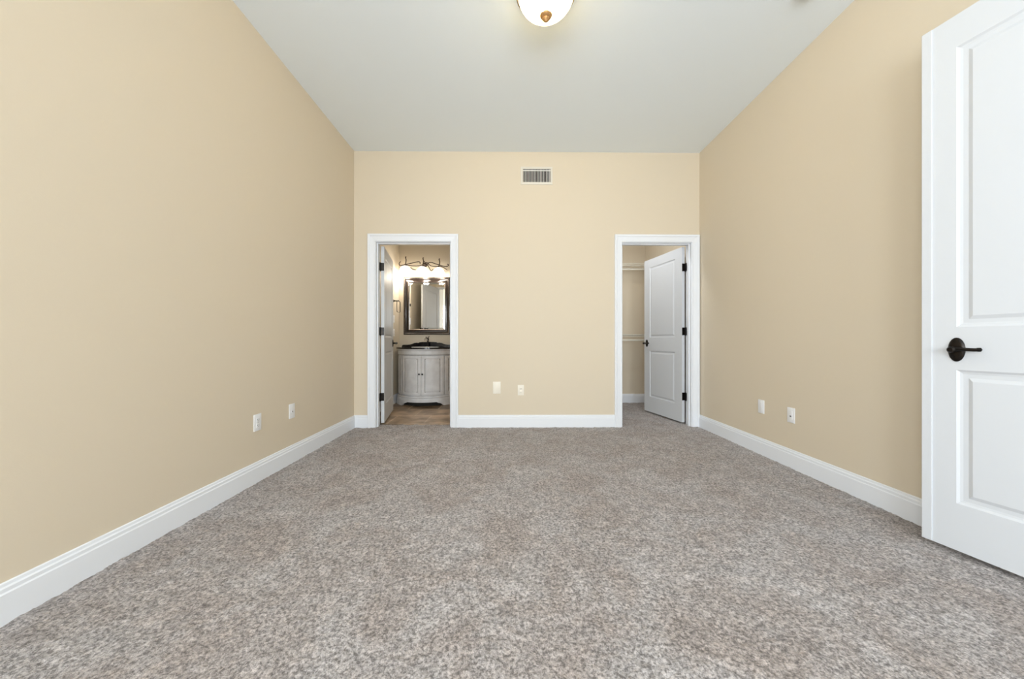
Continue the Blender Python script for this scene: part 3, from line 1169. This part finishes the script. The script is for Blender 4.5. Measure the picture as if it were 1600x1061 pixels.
# mirror
a = px(631, 433.5, BYB - 0.03)
b = px(703.5, 523, BYB - 0.03)
mx0, mx1, mz1, mz0 = a[0], b[0], a[2], b[2]
mcx, mcz = (mx0 + mx1) / 2, (mz0 + mz1) / 2
mw, mh = (mx1 - mx0) / 2, (mz1 - mz0) / 2
mi_ = thing('wall_mirror', 'rectangular mirror in a wide dark bronze frame above the vanity', 'mirror', (mcx, BYB, mcz))


def rect_sweep(bm, prof, w, h):
    sweep(bm, prof, [lambda a, t: (-w + a, -t, -h + a), lambda a, t: (w - a, -t, -h + a), lambda a, t: (w - a, -t, h - a), lambda a, t: (-w + a, -t, h - a)], closed=True)


bm = bmesh.new()
rect_sweep(bm, [(0, 0.001), (0, 0.026), (0.004, 0.032), (0.012, 0.034)], mw, mh)
rect_sweep(bm, [(0.024, 0.030), (0.028, 0.024), (0.045, 0.018), (0.062, 0.019), (0.074, 0.026), (0.078, 0.026)], mw, mh)
obj('frame', bm, 'framewood', mi_, smooth=True)
bm = bmesh.new()
rect_sweep(bm, [(0.012, 0.034), (0.015, 0.0375), (0.021, 0.0365), (0.024, 0.030)], mw, mh)
rect_sweep(bm, [(0.078, 0.026), (0.081, 0.028), (0.086, 0.024), (0.087, 0.008)], mw, mh)
obj('bead', bm, 'silver', mi_, smooth=True)
bm = bmesh.new()
iw, ih = mw - 0.084, mh - 0.084
rect_sweep(bm, [(0, 0.008), (0.028, 0.012)], iw, ih)
vs = [bm.verts.new(p) for p in [(-iw + 0.028, -0.012, -ih + 0.028), (iw - 0.028, -0.012, -ih + 0.028), (iw - 0.028, -0.012, ih - 0.028), (-iw + 0.028, -0.012, ih - 0.028)]]
bm.faces.new(vs)
obj('mirror_glass', bm, 'mirror', mi_)

# vanity light
FY = BYB - 0.12
vl = thing('vanity_light', 'brown scrolled iron vanity light with three lit white glass shades', 'wall light', (px(660, 412, FY)[0], BYB, px(660, 412, FY)[2]))
vo = Vector(vl.location)


def L(pxx, pyy, y=FY):
    return Vector(px(pxx, pyy, y)) - vo


bm = bmesh.new()
lathe(bm, [(0.036, -0.0005), (0.036, -0.012), (0.026, -0.018), (0.014, -0.020), (0.010, -0.09), (0.013, -0.115), (0, -0.12)], 28, 'y', (0.02, 0, 0.0))
obj('wall_plate', bm, 'iron', vl, smooth=True)
bm = bmesh.new()
T = lambda pts, r=0.0068: tube(bm, pts, r, 8, smooth=2)
T([L(626.5, 409), L(624, 412), L(625, 415.5), L(629, 415), L(634, 413.5), L(644, 411.5), L(654, 409), L(657, 410), L(656.5, 413)])
T([L(634, 414), L(645, 416), L(655, 416), L(663, 413), L(667, 410), L(669, 412), L(667.5, 414), L(664, 413)])
T([L(642, 418), L(645, 421), L(650, 422)])
T([L(662, 408), L(665, 411), L(669, 415), L(672, 421), L(674, 424), L(677, 421)])
T([L(671, 414), L(669, 411), L(674, 410), L(682, 413), L(692, 416), L(699, 417), L(701.5, 414), L(699, 413)])
T([L(669, 412), L(673, 416), L(682, 417), L(688, 416), L(694, 418.5), L(699, 422)])
obj('scroll_arm', bm, 'iron', vl, smooth=True)
for k, (gx_, sy_, gy_) in enumerate([(633.5, 402, 414.8), (660.5, 403.5, 416), (685.7, 405, 417.4)]):
    c = L(gx_, gy_ + 1)
    top_ = L(gx_ + 1.2, sy_)
    bm = bmesh.new()
    tube(bm, [top_ + Vector((0.006, 0, 0.0)), top_ + Vector((-0.006, 0, 0.004)), top_ + Vector((-0.004, 0, -0.02)), top_ + Vector((0.006, 0, -0.05)), c + Vector((0, 0, 0.004))], 0.0082, 8, smooth=2)
    lathe(bm, [(0, 0.012), (0.014, 0.008), (0.022, 0.0)], 20, 'z', c)
    obj('stem', bm, 'iron', vl, smooth=True)
    bm = bmesh.new()
    hs = 0.112
    lathe(bm, [(0.020, 0.0), (0.045, -0.010), (0.070, -0.032), (0.085, -0.062), (0.092, -0.098), (0.090, -hs), (0.080, -hs + 0.001)], 36, 'z', c)
    s_ = obj('glass_shade', bm, 'glow', vl, smooth=True)
    bm = bmesh.new()
    lathe(bm, [(0.079, -hs + 0.0005), (0.077, -hs - 0.006), (0.060, -hs - 0.007), (0, -hs - 0.007)], 32, 'z', c)
    obj('diffuser', bm, 'diffuser', s_, smooth=True)  # grey disc put in for the dim look of the open shade bottom
    p = point('bulb', (0, 0, 0), 4.6, (1.0, 0.90, 0.76), 0.04)
    p.parent = vl
    p.location = c + Vector((0, -0.02, -0.19))

# towel ring on the left bathroom wall
TY = 5.40
tr = thing('towel_ring', 'dark towel ring on the left bathroom wall beyond the open door', 'towel ring', (BXL, TY, 1.575))
bm = bmesh.new()
lathe(bm, [(0.022, 0.0005), (0.022, 0.006), (0.012, 0.012), (0.008, 0.03), (0.008, 0.078), (0.012, 0.084), (0, 0.088)], 20, 'x')
obj('post', bm, 'bronze', tr, smooth=True)
bm = bmesh.new()
tube(bm, [(0.078, -0.02, -0.004), (0.078, 0.085, -0.004), (0.078, 0.095, -0.02), (0.078, 0.095, -0.15), (0.078, 0.08, -0.175), (0.078, -0.06, -0.175), (0.078, -0.075, -0.16), (0.078, -0.075, -0.02), (0.078, -0.06, -0.004)], 0.0048, 8, closed=True, smooth=2)
obj('ring', bm, 'bronze', tr, smooth=True)
plate('light_switch', 'white switch plate on the left bathroom wall below the towel ring', 'light switch', (BXL, 5.42, 1.30), PI / 2, 'switch')
plate('bathroom_outlet', 'white outlet on the left bathroom wall just above the vanity counter', 'outlet', (BXL, 5.42, 1.09), PI / 2, 'duplex')
